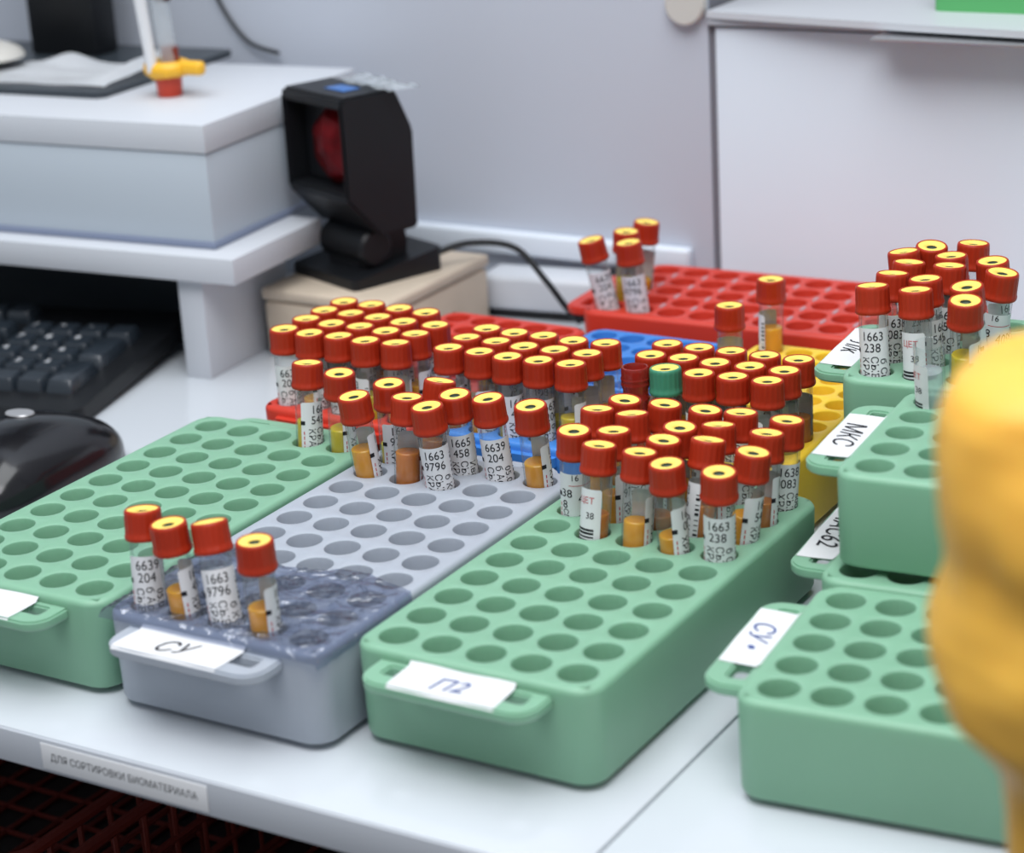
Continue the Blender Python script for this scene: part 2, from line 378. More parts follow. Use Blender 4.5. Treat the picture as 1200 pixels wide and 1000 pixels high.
# ================================================================== RACKS
def rack_meshes(s, R, draft=0.03, film=False):
    X1, Y1 = 4 * s, 9 * s; mg = 0.70 * s; cr = 0.52 * s; NS = 24; H = ZT
    bm = bmesh.new()
    # top deck cells with round holes
    cells = {}
    def gv(ix, iy):     # boundary lattice verts, 6 per cell side
        k = (ix, iy)
        if k not in cells: cells[k] = bm.verts.new((ix * s / 6 - s / 2, iy * s / 6 - s / 2, 0))
        return cells[k]
    for cx in range(5):
        for cy in range(10):
            bnd = [(6, 3 + k) for k in range(3)] + [(6 - k, 6) for k in range(6)] + [(0, 6 - k) for k in range(6)] + [(k, 0) for k in range(6)] + [(6, k) for k in range(3)]
            sq = [gv(cx * 6 + a, cy * 6 + b) for a, b in bnd]
            prev = sq
            for r, z in ((R + 0.035, 0), (R + 0.01, -0.012), (R, -0.04), (R * 0.985, -H * 0.62), (R * 0.97, -H + 0.40), (R * 0.8, -H + 0.27), (R * 0.45, -H + 0.20)):
                ring = []
                for k in range(NS):
                    a = 2 * PI * k / NS; ring.append(bm.verts.new((cx * s + r * math.cos(a), cy * s + r * math.sin(a), z)))
                for k in range(NS): bm.faces.new((prev[k], prev[(k + 1) % NS], ring[(k + 1) % NS], ring[k]))
                prev = ring
            bm.faces.new(prev)
    per = [cells[(k, 0)] for k in range(30)] + [cells[(30, k)] for k in range(60)] + [cells[(30 - k, 60)] for k in range(30)] + [cells[(0, 60 - k)] for k in range(60)]
    def outline(off): return rrect(-mg + off, X1 + mg - off, -mg + off, Y1 + mg - off, cr - off * 0.6, 8)
    rb = 0.13
    top = [bm.verts.new((x, y, 0)) for x, y in outline(rb)]
    ed = [bm.edges.get((per[i], per[(i + 1) % len(per)])) or bm.edges.new((per[i], per[(i + 1) % len(per)])) for i in range(len(per))]
    ed += [bm.edges.new((top[i], top[(i + 1) % len(top)])) for i in range(len(top))]
    bmesh.ops.triangle_fill(bm, use_beauty=True, edges=ed)
    prev = top
    for off, z in [(rb * (1 - math.sin(a)), -rb * (1 - math.cos(a))) for a in (PI / 8, PI / 4, 3 * PI / 8, PI / 2)] + [(draft, -H + 0.24), (draft + 0.03, -H + 0.17), (draft + 0.12, -H + 0.14)]:
        ring = [bm.verts.new((x, y, z)) for x, y in outline(off)]
        for k in range(len(ring)): bm.faces.new((prev[k], prev[(k + 1) % len(ring)], ring[(k + 1) % len(ring)], ring[k]))
        prev = ring
    bm.faces.new(prev)
    for fx in (-mg + 0.75, X1 + mg - 0.75):
        for fy in (-mg + 0.75, Y1 + mg - 0.75): bx(bm, fx - 0.35, fx + 0.35, fy - 0.35, fy + 0.35, -H, -H + 0.16)
    body = fin(bm, 'rack_body', angle=0.55)
    # handles
    def handle(dep, x0, x1, thick, z):
        bm = bmesh.new()
        y0 = -mg + 0.03
        out = [(x1, y0), (x0, y0)]
        r = min(0.5, dep * 0.6)
        for k in range(7):
            a = PI + PI / 2 * k / 6; out.append((x0 + r + r * math.cos(a), y0 - dep + r + r * math.sin(a)))
        for k in range(7):
            a = 1.5 * PI + PI / 2 * k / 6; out.append((x1 - r + r * math.cos(a), y0 - dep + r + r * math.sin(a)))
        holes = []
        if dep > 0.5:
            for hx in (x0 + 0.36, x1 - 0.98):
                holes.append(rrect(hx, hx + 0.62, y0 - dep * 0.55, y0 - dep * 0.20, 0.06, 2)[::-1])
        prism(bm, out, z - thick, z, holes)
        bmesh.ops.recalc_face_normals(bm, faces=bm.faces)
        es = [e for e in bm.edges if len(e.link_faces) == 2 and e.calc_face_angle(0) > 0.9]
        bmesh.ops.bevel(bm, geom=es, offset=0.045, segments=2, affect='EDGES', clamp_overlap=True)
        return fin(bm, 'handle', angle=0.7)
    hf = handle(0.98 if s > 0.9 else 0.22, 0.02 * s, 3.85 * s, 0.24, -0.2)
    hr = handle(0.70 if s > 0.9 else 0.22, 0.02 * s, 3.85 * s, 0.24, -0.2)
    return body, hf, hr
RM = {}
def R_(name, x0, y0, yaw, s, kind, z):   # hole (i,j) frames of the photo -> local rack frame
    a = Vector((math.cos(yaw), math.sin(yaw), 0)); b = Vector((math.sin(yaw), -math.cos(yaw), 0))
    return dict(name=name, o=Vector((x0, y0, z)), a=a, b=b, s=s, kind=kind, yaw=yaw, z=z)
RK = {
 'A': R_('A', -7.507, 52.027, -0.5577, 1.0, 'short', 0), 'B': R_('B', -2.825, 48.947, -0.5589, 1.0, 'short', 0),
 'C': R_('C', 2.332, 46.707, -0.5591, 1.0, 'short', 0), 'D': R_('D', -5.617, 53.537, -0.5844, 0.858, 'short', 0),
 'Bl': R_('Bl', -1.427, 51.101, -0.5671, 0.847, 'short', 0), 'Ye': R_('Ye', 2.964, 48.959, -0.5505, 0.839, 'short', 0),
 'E': R_('E', 4.540, 35.852, -0.4651, 1.0, 'long', 0), 'RF': R_('RF', 2.977, 60.245, -0.5227, 0.964, 'long', 0),
 'F': R_('F', 6.83, 40.86, -0.475, 1.0, 'long', 0), 'G': R_('G', 7.20, 41.10, -0.480, 1.0, 'long', ZT),
}
hp = unproj((1027, 435), ZT)
RK['H'] = R_('H', hp.x, hp.y, -0.475, 1.0, 'long', ZT)
RK['K'] = R_('K', hp.x + 0.95, hp.y - 0.45, -0.475, 1.0, 'long', 0)
def hole(n, i, j, z=0.0):
    r = RK[n]; return r['o'] + r['a'] * (i * r['s']) + r['b'] * (j * r['s']) + Vector((0, 0, z))
def build_rack(n, color, label, sticker=None, rear_sticker=False):
    r = RK[n]; s = r['s']
    if s not in RM: RM[s] = rack_meshes(s, 0.39 if s > 0.9 else 0.345)
    body, hf, hr = RM[s]
    if r['kind'] == 'short':
        j0 = 9 if n in 'ABC' else 0
        org = hole(n, 0, j0); rz = r['yaw']
    else:
        org = hole(n, 0, -4); rz = r['yaw'] - PI / 2
    base = org.copy(); base.z = r['z'] - ZT
    t = empty('tube_rack', wp(base), rz); tag(t, label, 'rack')
    up = (0, 0, ZT * S)
    link('rack_body', body, color, t, up)
    link('handle', hf, color, t, up)
    o = link('handle', hr, color, t, (4 * s * S * 0.965, 9 * s * S, ZT * S), (0, 0, PI))
    r['t'] = t
    if sticker:
        txt, x0, x1, mt, dy = sticker
        bm = bmesh.new(); nx, ny = 12, 10; y_a, y_b = -0.75 + dy, -0.75 + dy - 0.98
        sk = random.uniform(-0.12, 0.12)
        def sp(u, v):
            y = y_a + (y_b - y_a) * v; x = x0 + (x1 - x0) * u + sk * (v - 0.5)
            z = -0.178 + 0.012 * math.sin(u * 9 + v * 3)
            if y > -0.64: z = max(z, 0.02)
            elif y > -0.74: z = z + (0.198) * (y + 0.74) / 0.1
            lim = -0.67 - 0.94
            if y < lim: z -= (lim - y) * 1.1; y = lim - (lim - y) * 0.45
            return (x, y, z)
        g = [[bm.verts.new(sp(i / nx, j / ny)) for i in range(nx + 1)] for j in range(ny + 1)]
        for j in range(ny):
            for i in range(nx): bm.faces.new((g[j][i], g[j][i + 1], g[j + 1][i + 1], g[j + 1][i]))
        me = fin(bm, 'paper_label'); o = link('paper_label', me, 'paper', t, up)
        o['label'] = 'white handwritten paper label stuck on the handle'
        bm = bmesh.new()
        def sq(u, v):
            p = sp(0.5 + u / (x1 - x0), 0.5 - v / 0.98); return (p[0], p[1], p[2] + 0.012)
        put_text(bm, txt, 0.46, sq, shear=0.25, wid=0.95, ang=0.06, off=(0, 0.02))
        link('writing', fin(bm, 'writing', False), mt, o)
    return t
build_rack('A', 'green', 'light green tube rack at the left, beside the black mouse', ('Н', 0.1, 3.05, 'bluemark', 0.05))
build_rack('B', 'grey', 'light grey tube rack with cling film over its front end', ('СУ', 0.35, 2.95, 'ink', 0.05))
build_rack('C', 'green', 'light green tube rack in the middle of the desk, front row full length', ('П2', 0.75, 3.1, 'bluemark', 0.05))
build_rack('D', 'red', 'small red tube rack behind the left green rack, packed with tubes')
build_rack('Bl', 'blue', 'small blue tube rack behind the grey rack')
build_rack('Ye', 'yellow', 'small yellow tube rack behind the middle green rack')
build_rack('E', 'green', 'light green tube rack at lower right, nearest the yellow bag', ('СУ •', 0.55, 2.95, 'bluemark', 0.05))
build_rack('F', 'green', 'green tube rack at right carrying another green rack on top', ('ЛАС62', 0.2, 3.3, 'ink', 0.05))
build_rack('G', 'green', 'empty green tube rack stacked on top of another, labelled МКС', ('МКС', 0.8, 3.3, 'ink', 0.05))
build_rack('H', 'green', 'raised green tube rack at right, full of tubes, before the wall', ('Л/к', 0.6, 3.3, 'ink', 0.05))
build_rack('K', 'green', 'green tube rack hidden underneath the raised rack of tubes at right')
rf = build_rack('RF', 'red', 'large red tube rack at the back, against the wall')
# low grey-pink ridges between the columns of the large red rack, and a paper strip on the yellow rack's rear handle
for k in range(1, 10):
    bm = bmesh.new()
    for q in range(4): bx(bm, q * 0.964 + 0.30, q * 0.964 + 0.66, -0.05, 0.05, -0.01, 0.022, bev=0.01)
    link('column_ridge', fin(bm, 'column_ridge'), 'rimgrey', rf, (0, (k - 0.5) * 0.964 * S, ZT * S))
yt = RK['Ye']['t']
bm = bmesh.new(); bx(bm, 0.9, 3.2, 8.15, 8.42, -0.19, -0.175)
o = link('paper_label', fin(bm, 'paper_label'), 'paper', yt, (0, 0, ZT * S)); o['label'] = 'plain white paper strip'

# ================================================================== TUBES
TR = 0.325; TL = 3.5; TH = 4.02
def cap_mesh():
    bm = bmesh.new()
    lathe(bm, [(0.335, 3.40), (0.385, 3.385), (0.400, 3.41), (0.402, 3.47), (0.388, 3.50, 1), (0.384, 3.60, 1), (0.380, 3.90, 1), (0.376, 3.965), (0.360, 4.0), (0.338, 4.014), (0.322, 4.010), (0.316, 3.985), (0.316, 3.93)], 72, rib=0.017)
    return fin(bm, 'cap', angle=0.9)
def septum_mesh():
    bm = bmesh.new()
    lathe(bm, [(0.318, 3.93), (0.318, 3.996), (0.285, 4.006), (0.20, 3.998), (0.135, 3.975), (0.122, 3.95)], 40)
    rr = lathe(bm, [(0.122, 3.95), (0.118, 3.90), (0.05, 3.885)], 40, mi=1, cap1=True)
    return fin(bm, 'septum', angle=0.9)
def glass_mesh(top=TL):
    bm = bmesh.new(); R = TR
    prof = [(R * math.sin(a) + 0.0001, R - R * math.cos(a)) for a in [k * PI / 12 for k in range(7)]] + [(R, 1.5), (R, 2.6), (R, top - 0.03), (R - 0.02, top), (R - 0.045, top - 0.02), (R - 0.045, top - 0.5)]
    lathe(bm, prof, 32)
    return fin(bm, 'glass_tube', angle=0.9)
def serum_mesh(z0, z1):
    bm = bmesh.new(); R = TR - 0.04
    prof = [(R * math.sin(a) + 0.0001, 0.05 + R - R * math.cos(a)) for a in [k * PI / 8 for k in range(5)]] if z0 < 0.1 else [(0.0001, z0), (R, z0)]
    lathe(bm, prof + [(R, z1 - 0.02), (R - 0.02, z1), (0.0001, z1 - 0.01)], 28)
    return fin(bm, 'serum', angle=0.7)
CAPM, SEPM, GLM = cap_mesh(), septum_mesh(), glass_mesh()
SER = {}
def cyl(rad): return lambda u, v: (rad * math.sin(u / rad), -rad * math.cos(u / rad), v)    # u along the circumference, faces -y
TXT = [
 ('1663', '9796', 'КРАСН', 'СЫВОРОТ', 'б Кузм', '05.01'),
 ('1665', '458', 'КРАСН', 'СЫВОРОТ', 'Иван', '05.01'),
 ('6639', '204', 'СЫВОР', 'б Ас', '05.01', 'ТЕЛ'),
 ('1663', '238', 'КРАСН', 'СЫВОРОТ', 'б Сип', '05.01'),
 ('166', '545', 'КРАСН', 'СЫВОРОТ', 'СЫВ', '04.01'),
 ('38 405', 'В', 'СГ.ТЕЛО', 'КРАСН', 'б Ал', '05.01'),
 ('1638', '083', 'ХРАСН', 'СЫВОРОТ', '600', '05.01'),
]
def label_meshes(k):
    half = 0.50 if k != 7 else 0.34
    bm = bmesh.new(); n = 18
    f = cyl(TR + 0.006); z0, z1 = 0.75, 3.08
    cols = []
    for q in range(n + 1):
        u = -half + 2 * half * q / n
        e = 0.04 if q in (0, n) else 0
        cols.append([bm.verts.new(f(u, z0 + e)), bm.verts.new(f(u, z1 - e))])
    for q in range(n): bm.faces.new((cols[q][0], cols[q + 1][0], cols[q + 1][1], cols[q][1]))
    lab = fin(bm, 'label')
    bm = bmesh.new(); g = cyl(TR + 0.012)
    if k == 7:      # narrow label with red word and barcode
        put_text(bm, 'ЦЕТ', 0.14, g, 1, off=(0.0, 2.82))
        for q in range(9): put_rect(bm, -0.26, 0.2, 1.55 + q * 0.075, 1.55 + q * 0.075 + random.choice((0.02, 0.035, 0.05)), g, 0, 4)
        put_text(bm, '38', 0.14, g, 0, off=(0.1, 2.5))
    elif k == 5:
        put_text(bm, '16', 0.14, g, 0, off=(-0.05, 3.0))
        put_rect(bm, -0.2, 0.4, 2.80, 2.815, g, 1, 6)
        put_text(bm, '38', 0.19, g, 0, off=(-0.25, 2.62)); put_text(bm, '8', 0.19, g, 0, off=(-0.30, 2.35))
        put_text(bm, '405', 0.24, g, 0, off=(0.2, 2.50), wid=0.75)
        put_text(bm, 'СГ.ТЕЛО', 0.13, g, 0, ang=-PI / 2, off=(-0.28, 1.85))
        for q in range(7): put_rect(bm, 0.02, 0.4, 1.3 + q * 0.13, 1.3 + q * 0.13 + random.choice((0.02, 0.04)), g, 0, 4)
    else:
        a, b, c, d, e, h = TXT[k]
        put_text(bm, a, 0.20, g, 0, off=(-0.03, 2.90), wid=0.92); put_text(bm, b, 0.20, g, 0, off=(-0.06, 2.64), wid=0.92)
        for col, s, z in ((-0.225, c, 2.42), (-0.01, d, 2.44), (0.205, e, 2.38)):
            vv = text2d(s, 0.165)[0]; hw_ = max(v.x for v in vv)
            put_text(bm, s, 0.165, g, 0, ang=-PI / 2, off=(col, z - hw_))
        for q in range(14): put_rect(bm, 0.40, 0.49, 1.4 + q * 0.11, 1.4 + q * 0.11 + random.choice((0.02, 0.045, 0.06)), g, 0, 2)
    # maker's strip at the left edge: black arrow mark and a fine red line of print
    if k != 7:
        put_rect(bm, -half - 0.02, -half + 0.10, 2.52, 2.62, g, 0, 2)
        for q in range(10): put_rect(bm, -half + 0.06, -half + 0.085, 1.2 + q * 0.12, 1.2 + q * 0.12 + 0.08, g, 1, 1)
    prn = fin(bm, 'print', False)
    return lab, prn
LAB = [label_meshes(k) for k in range(8)]
NTUBE = []
def seat(n, i, j, uv, hc=1.93, depth=2.05):
    """bottom point and axis of a tube standing in hole (i,j), its cap centre seen at uv"""
    r = RK[n]; z0 = r['z']
    H = hole(n, i, j); cp = unproj(uv, z0 + hc)
    off = cp - H; off.z = 0
    e = off.copy()
    if e.length > 0.065: e = e.normalized() * 0.065
    mid = H + e; mid.z = z0
    ax = (Vector((cp.x, cp.y, z0 + hc)) - mid).normalized()
    bot = cp - ax * 4.0
    return bot, ax, off.length
def make_tube(bot, ax, label, group, rot=0.0, lab=0, level=2.6, liq='amber', cap='cap', cat='tube', name='sample_tube', gel=False):
    """rot: turn of the label centre away from the viewer, degrees, + = to the right"""
    t = empty(name, wp(bot)); tag(t, label, cat, group)
    q = Vector((0, 0, 1)).rotation_difference(ax)
    toc = CAM - bot; az = math.atan2(toc.y, toc.x)
    spin = az + PI / 2 + math.radians(rot)
    t.rotation_mode = 'QUATERNION'; t.rotation_quaternion = q @ Vector((0, 0, 1)).rotation_difference(Vector((0, 0, 1)))
    t.rotation_quaternion = q @ Matrix.Rotation(spin, 3, 'Z').to_quaternion()
    link('glass_tube', GLM, 'tube', t)
    k = round(level, 1)
    if k not in SER: SER[k] = serum_mesh(0, k)
    if k > 0.5: link('serum', SER[k], liq, t)
    if lab is not None:
        o = link('label', LAB[lab][0], 'paper', t); link('print', LAB[lab][1], ['ink', 'redink'], o)
    if cap:
        o = link('cap', CAPM, cap, t); link('septum', SEPM, ['septum', 'dimple'], o)
    return t
ORD = ['first', 'second', 'third', 'fourth', 'fifth', 'sixth', 'seventh', 'eighth', 'ninth', 'tenth']
def auto(rnd, n, i, j, uv, label, group, rot=None, lab=None, level=None, liq=None, hc=1.93, **kw):
    bot, ax, d = seat(n, i, j, uv, hc)
    if d > 0.5: print('LEAN', n, i, j, uv, round(d, 2))
    rot = rnd.uniform(-150, 150) if rot is None else rot
    lab = rnd.choice((0, 1, 2, 3, 4, 6)) if lab is None else lab
    level = rnd.choice((2.3, 2.4, 2.5, 2.6, 2.7)) if level is None else level
    liq = liq or rnd.choice(('amber', 'amber', 'amber', 'yserum', 'brown'))
    return make_tube(bot, ax, label, group, rot, lab, level, liq, **kw)
rnd = random.Random(11)
# -- left green rack: two tubes at the back
g = 'tubes in the left green rack'
auto(rnd, 'A', 3, 0, (360, 425), 'red-capped tube numbered 166 545, left of the two in the left green rack', g, rot=50, lab=4, level=2.6, liq='yserum')
auto(rnd, 'A', 4, 0, (397.5, 437), 'red-capped tube at the back right corner of the left green rack', g, rot=88, lab=6, level=2.6, liq='yserum')
# -- grey rack, back rows
g = 'tubes in the grey rack'
for (i, j), uv, lbl, kw in [
 ((0, 0), (455.5, 449), 'red-capped amber tube at the back left corner of the grey rack', dict(rot=42, lab=0, level=2.5)),
 ((1, 0), (515.8, 446), 'red-capped tube, back row of the grey rack, mostly hidden behind two others', dict(rot=120, lab=1, level=2.6)),
 ((2, 0), (532.5, 461.8), 'tilted red-capped tube numbered 1665 458 in the grey rack', dict(rot=8, lab=1, level=2.6)),
 ((3, 0), (571.3, 466.3), 'red-capped tube leaning left, numbered 6639 204, beside the clear-windowed amber tube in the grey rack', dict(rot=6, lab=2, level=2.6)),
 ((4, 0), (621.3, 475), 'red-capped tube with clear amber window, back right corner of the grey rack', dict(rot=108, lab=3, level=2.6, liq='amber')),
 ((0, 1), (414, 463.8), 'tilted red-capped tube of amber serum at the left edge of the grey rack', dict(rot=112, lab=6, level=2.7, liq='amber')),
 ((1, 1), (477, 465), 'red-capped tube of brown serum, nearest row of the grey rack', dict(rot=138, lab=3, level=2.7, liq='brown')),
 ((2, 1), (500, 476), 'red-capped tube numbered 1663 9796, foremost at the back of the grey rack', dict(rot=4, lab=0, level=2.6))]:
    auto(rnd, 'B', i, j, uv, lbl, g, **kw)
# -- grey rack, front end through the film
def nearest(n, uv, js):
    best = None
    for i in range(5):
        for j in js:
            p = proj(hole(n, i, j)); d = (p[0] - uv[0]) ** 2 + (p[1] - uv[1]) ** 2
            if best is None or d < best[0]: best = (d, i, j)
    return best[1], best[2]
used = set()
for uv, ent, lbl, kw in [
 ((166.6, 596.6), (178, 712), 'leftmost red-capped tube at the filmed front end of the grey rack', dict(rot=5, lab=2, level=2.5)),
 ((196.6, 613), (212, 722), 'second red-capped tube from left at the filmed front of the grey rack', dict(rot=88, lab=1, level=2.6, liq='amber')),
 ((244.6, 611.6), (262, 732), 'third red-capped tube from left at the filmed front, label facing forward', dict(rot=0, lab=0, level=2.5)),
 ((298, 633.5), (306, 742), 'rightmost red-capped tube at the filmed front end of the grey rack', dict(rot=97, lab=3, level=2.6, liq='amber'))]:
    ij = nearest('B', ent, (7, 8, 9)); print('film tube', ij)
    auto(rnd, 'B', ij[0], ij[1], uv, lbl, 'tubes under film at the front of the grey rack', **kw)
# -- middle green rack
capsC = {(1,3):(702.5,521),(2,3):(750,529.5),(3,3):(780.8,543),(4,3):(842.5,553),(0,2):(672.5,504),(1,2):(719,504),(2,2):(778,515),(3,2):(830.5,515),(4,2):(883,529.5),
 (0,1):(700,478.8),(1,1):(740.5,484.3),(2,1):(796.8,500),(3,1):(842,497.5),(4,1):(898.8,507),(0,0):(732.5,468),(1,0):(779.5,473),(2,0):(827,480),(3,0):(868.3,483),(4,0):(922.5,492)}
spC = {(0,2): dict(rot=8, lab=5), (1,3): dict(rot=-42, lab=7, level=2.5, liq='brown'), (2,3): dict(rot=114, lab=1, level=2.5, liq='amber'), (3,3): dict(rot=88, lab=6, level=2.4, liq='amber'),
 (4,3): dict(rot=2, lab=3), (4,2): dict(rot=74, lab=4, level=2.6, liq='amber'), (4,1): dict(rot=118, lab=1, level=2.5, liq='brown'), (4,0): dict(rot=30, lab=6), (3,2): dict(rot=-95, lab=0, level=2.6, liq='brown')}
rows = {3: 'front filled row', 2: 'second filled row', 1: 'third filled row', 0: 'back row'}
for (i, j), uv in sorted(capsC.items(), key=lambda t: (-t[0][1], t[0][0])):
    pos = ORD[i if j < 3 else i - 1]
    auto(rnd, 'C', i, j, uv, 'red-capped tube in the middle green rack, %s, %s from left' % (rows[j], pos), 'tubes in the middle green rack', **spC.get((i, j), {}))
# -- small red rack
Dc = {(0,0):(333,385),(0,-1):(359,373),(0,-2):(380.3,363),(0,-3):(403,353),(1,0):(362.5,390),(1,-1):(388.3,378.8),(1,-2):(410.8,366.8),(1,-3):(434.8,356.5),
 (2,0):(396.5,393.3),(2,-1):(421.5,382),(2,-2):(442.3,371.3),(2,-3):(467.3,361),(3,0):(427.8,398.5),(3,-1):(452,387.5),(3,-2):(472.5,376.8),(3,-3):(498.8,365.8),(4,0):(463.5,401.5),(4,-1):(486.5,390.8),(4,-2):(509.8,380.5)}
Blc = {(0,0):(525.5,407),(1,0):(561.8,411.8),(2,0):(594.5,417.5),(3,0):(630.8,421.8),(4,0):(668.5,426),(0,-1):(546.5,395),(1,-1):(581.5,399.5),(2,-1):(614,405.5),(3,-1):(650,409.5),(4,-1):(687.8,413.8),
 (0,-2):(570.5,384.5),(1,-2):(602.8,389.5),(2,-2):(637,393),(3,-2):(671.5,398.8),(4,-2):(709.8,401.8)}
Yec = {(1,0):(779.5,431),(2,0):(818.8,437),(3,0):(858.8,440.8),(4,0):(899.3,445.8),(0,-1):(762.5,415.5),(1,-1):(800.8,419),(2,-1):(838,424.5),(3,-1):(878.8,428.8),(4,-1):(919.3,433.8),
 (0,-2):(782,402.5),(1,-2):(819,407),(2,-2):(856.8,411),(3,-2):(896.3,416),(4,-2):(935.8,420.8)}
frows = {0: 'front row', -1: 'second row', -2: 'third row', -3: 'fourth row'}
for n, dct, what in (('D', Dc, 'small red rack'), ('Bl', Blc, 'blue rack'), ('Ye', Yec, 'yellow rack')):
    for (i, j), uv in sorted(dct.items(), key=lambda t: (-t[0][1], t[0][0])):
        kw = {}
        lbl = 'red-capped tube in the %s, %s from front, %s from left' % (what, frows[j].replace(' row', '') + ' row', ORD[i])
        if j == 0: lbl = 'red-capped tube in the %s, front row, %s from left' % (what, ORD[i])
        if n == 'Ye' and (i, j) == (1, 0):
            kw = dict(cap='capgreen'); lbl = 'only green-capped tube, in the front row of the yellow rack'
        if n == 'D' and (i, j) == (0, 0): kw = dict(rot=10, lab=2)
        if n == 'Bl' and j == 0: kw = [dict(rot=120), dict(rot=60, lab=6), dict(rot=45, lab=1), dict(rot=60, lab=2), dict(rot=95, lab=4, level=2.7)][i]
        if n == 'Ye' and (i, j) == (4, -2): kw = dict(rot=170, level=2.6, liq='brown')
        auto(rnd, n, i, j, uv, lbl, 'tubes in the %s' % what, **kw)
g = 'lone tubes at the back of the yellow rack'
auto(rnd, 'Ye', 0, -6, (854.8, 357.7), 'lone red-capped tube standing behind the packed tubes of the yellow rack', g, rot=170, lab=4, level=1.5)
auto(rnd, 'Ye', 0, -9, (903.4, 327), 'lone red-capped amber tube at the back left corner of the yellow rack', g, rot=-118, lab=3, level=2.7, liq='amber')
# open red tube
bot, ax, _ = seat('Ye', 0, 0, (746, 425), 1.93)
t = empty('open_tube', wp(bot)); tag(t, 'open red translucent tube without cap, left of the green-capped tube', 'tube')
bm = bmesh.new(); R = 0.30
prof = [(R * math.sin(a) + 0.0001, R - R * math.cos(a)) for a in [k * PI / 12 for k in range(7)]] + [(R, 2.0), (R, 3.15), (R + 0.03, 3.20), (R + 0.03, 3.26), (R, 3.30), (R, 3.45), (R + 0.03, 3.52), (R + 0.03, 3.92), (R + 0.01, 3.99), (R - 0.03, 4.0), (R - 0.05, 3.96), (R - 0.05, 0.8), (0.0001, 0.5)]
lathe(bm, prof, 36); link('tube_wall', fin(bm, 'tube_wall', angle=0.9), 'redtube', t)
bm = bmesh.new(); lathe(bm, [(R + 0.036, 3.55), (R + 0.045, 3.57), (R + 0.045, 3.60), (R + 0.036, 3.62), (R + 0.036, 3.68), (R + 0.045, 3.70), (R + 0.045, 3.73), (R + 0.036, 3.75)], 36)
link('thread', fin(bm, 'thread'), 'redtube', t)
# -- raised rack at the right
g = 'tubes in the raised green rack at right'
Hl = [((1022,334.5),(0,0),'red-capped tube numbered 1663 238 at the front left of the raised rack',dict(rot=2,lab=3)),
 ((1072.8,339.3),(1,0),'red-capped tube with red word and barcode, front row of raised rack',dict(rot=-28,lab=7,level=1.2)),
 ((1131.6,352),(2,0),'red-capped yellow serum tube right beside the yellow bag, raised rack front',dict(rot=103,lab=6,level=2.7,liq='yserum')),
 ((1132.8,335.2),(2,-1),'red-capped tube directly behind the one beside the yellow bag',dict(rot=120,level=2.4,liq='yserum')),
 ((1175,319),(2,-2),'red-capped tube numbered 38 405, rightmost in the raised rack',dict(rot=6,lab=5)),
 ((1046.4,320),(0,-1),'red-capped tube in the raised rack, second row, leftmost',dict(rot=28,lab=6)),
 ((1084.3,326.3),(1,-1),'red-capped tube in the raised rack, second row, second from left',dict(rot=60,lab=4)),
 ((1065.6,306.9),(0,-2),'red-capped tube in the raised rack, third row, leftmost',{}),
 ((1113,311),(1,-2),'red-capped tube in the raised rack, third row, second from left',{}),
 ((1163,305.7),(2,-3),'red-capped tube in the raised rack, right side, behind number 38 405',dict(rot=60)),
 ((1058.7,294.4),(0,-3),'tilted red-capped tube in the raised rack, fourth row, leftmost',{}),
 ((1114.8,299.2),(1,-3),'red-capped tube in the raised rack, fourth row, second from left',{}),
 ((1092,288),(0,-4),'red-capped tube in the raised rack, back row, left one',{}),
 ((1141,284.8),(1,-4),'red-capped tube in the raised rack, back row, right one',{})]
for uv, (i, j), lbl, kw in Hl: auto(rnd, 'H', i, j, uv, lbl, g, **kw)
# capless tube in the stacked empty rack
tp = unproj((1088, 402), ZT + 1.45); H0 = hole('G', 0, -4)
H0 = unproj((1091, 474), ZT)
ax = (tp - H0).normalized(); bot = tp - ax * 3.5
t = make_tube(bot, ax, 'open clear tube without cap, leaning in the empty stacked green rack', None, rot=-65, lab=7, level=1.2, liq='yserum', cap=None, name='open_tube')
bm = bmesh.new(); f = cyl(TR - 0.05)
lathe(bm, [(TR - 0.05, 1.9), (TR - 0.048, 2.75), (TR - 0.06, 2.85), (0.0001, 2.9)], 24); link('gel_residue', fin(bm, 'gel'), 'frost', t)
# -- tubes in the large red rack
g = 'tubes in the large red rack'
for uv, ij, lbl, kw in [((692, 281), (0, 0), 'tilted red-capped tube at the front left corner of the large red rack', dict(rot=28, lab=2, level=2.4)),
 ((736, 284), (1, 0), 'upright red-capped tube with label facing forward, large red rack front', dict(rot=0, lab=0)),
 ((734, 271), (0, -1), 'red-capped tube hidden just behind the upright one, large red rack', dict(rot=150, lab=1)),
 ((758, 260), (0, -2), 'red-capped tube standing tallest at the back, large red rack', dict(rot=150, lab=1, level=2.3))]:
    auto(rnd, 'RF', ij[0], ij[1], uv, lbl, g, hc=1.98, **kw)

# ------------------------------------------------------------------ cling film over the front of the grey rack
r = RK['B']; bm = bmesh.new(); nx, ny = 70, 56; rs = random.Random(3)
def filmpt(u, v):
    x = -0.73 + 5.49 * u; y = -0.78 + 3.55 * v + 0.18 * math.sin(u * 11) * v
    n1 = noise.noise(Vector((x * 1.5, y * 1.5, 3.1))); n2 = noise.noise(Vector((x * 4.0 + n1 * 2, y * 3.2, 7.7)))
    z = 0.035 + 0.05 * abs(n1) + 0.07 * abs(n2)
    ex = 0
    if x < -0.70: z -= 0.1; x = -0.72
    if x > 4.70: z -= (x - 4.70) * 5.0; x = 4.73
    if y < -0.66: z = min(z, 0.035 - (-0.66 - y) * 1.3)
    return Vector((x, y, z))
g_ = [[bm.verts.new(filmpt(i / nx, j / ny)) for i in range(nx + 1)] for j in range(ny + 1)]
for j in range(ny):
    for i in range(nx): bm.faces.new((g_[j][i], g_[j][i + 1], g_[j + 1][i + 1], g_[j + 1][i]))
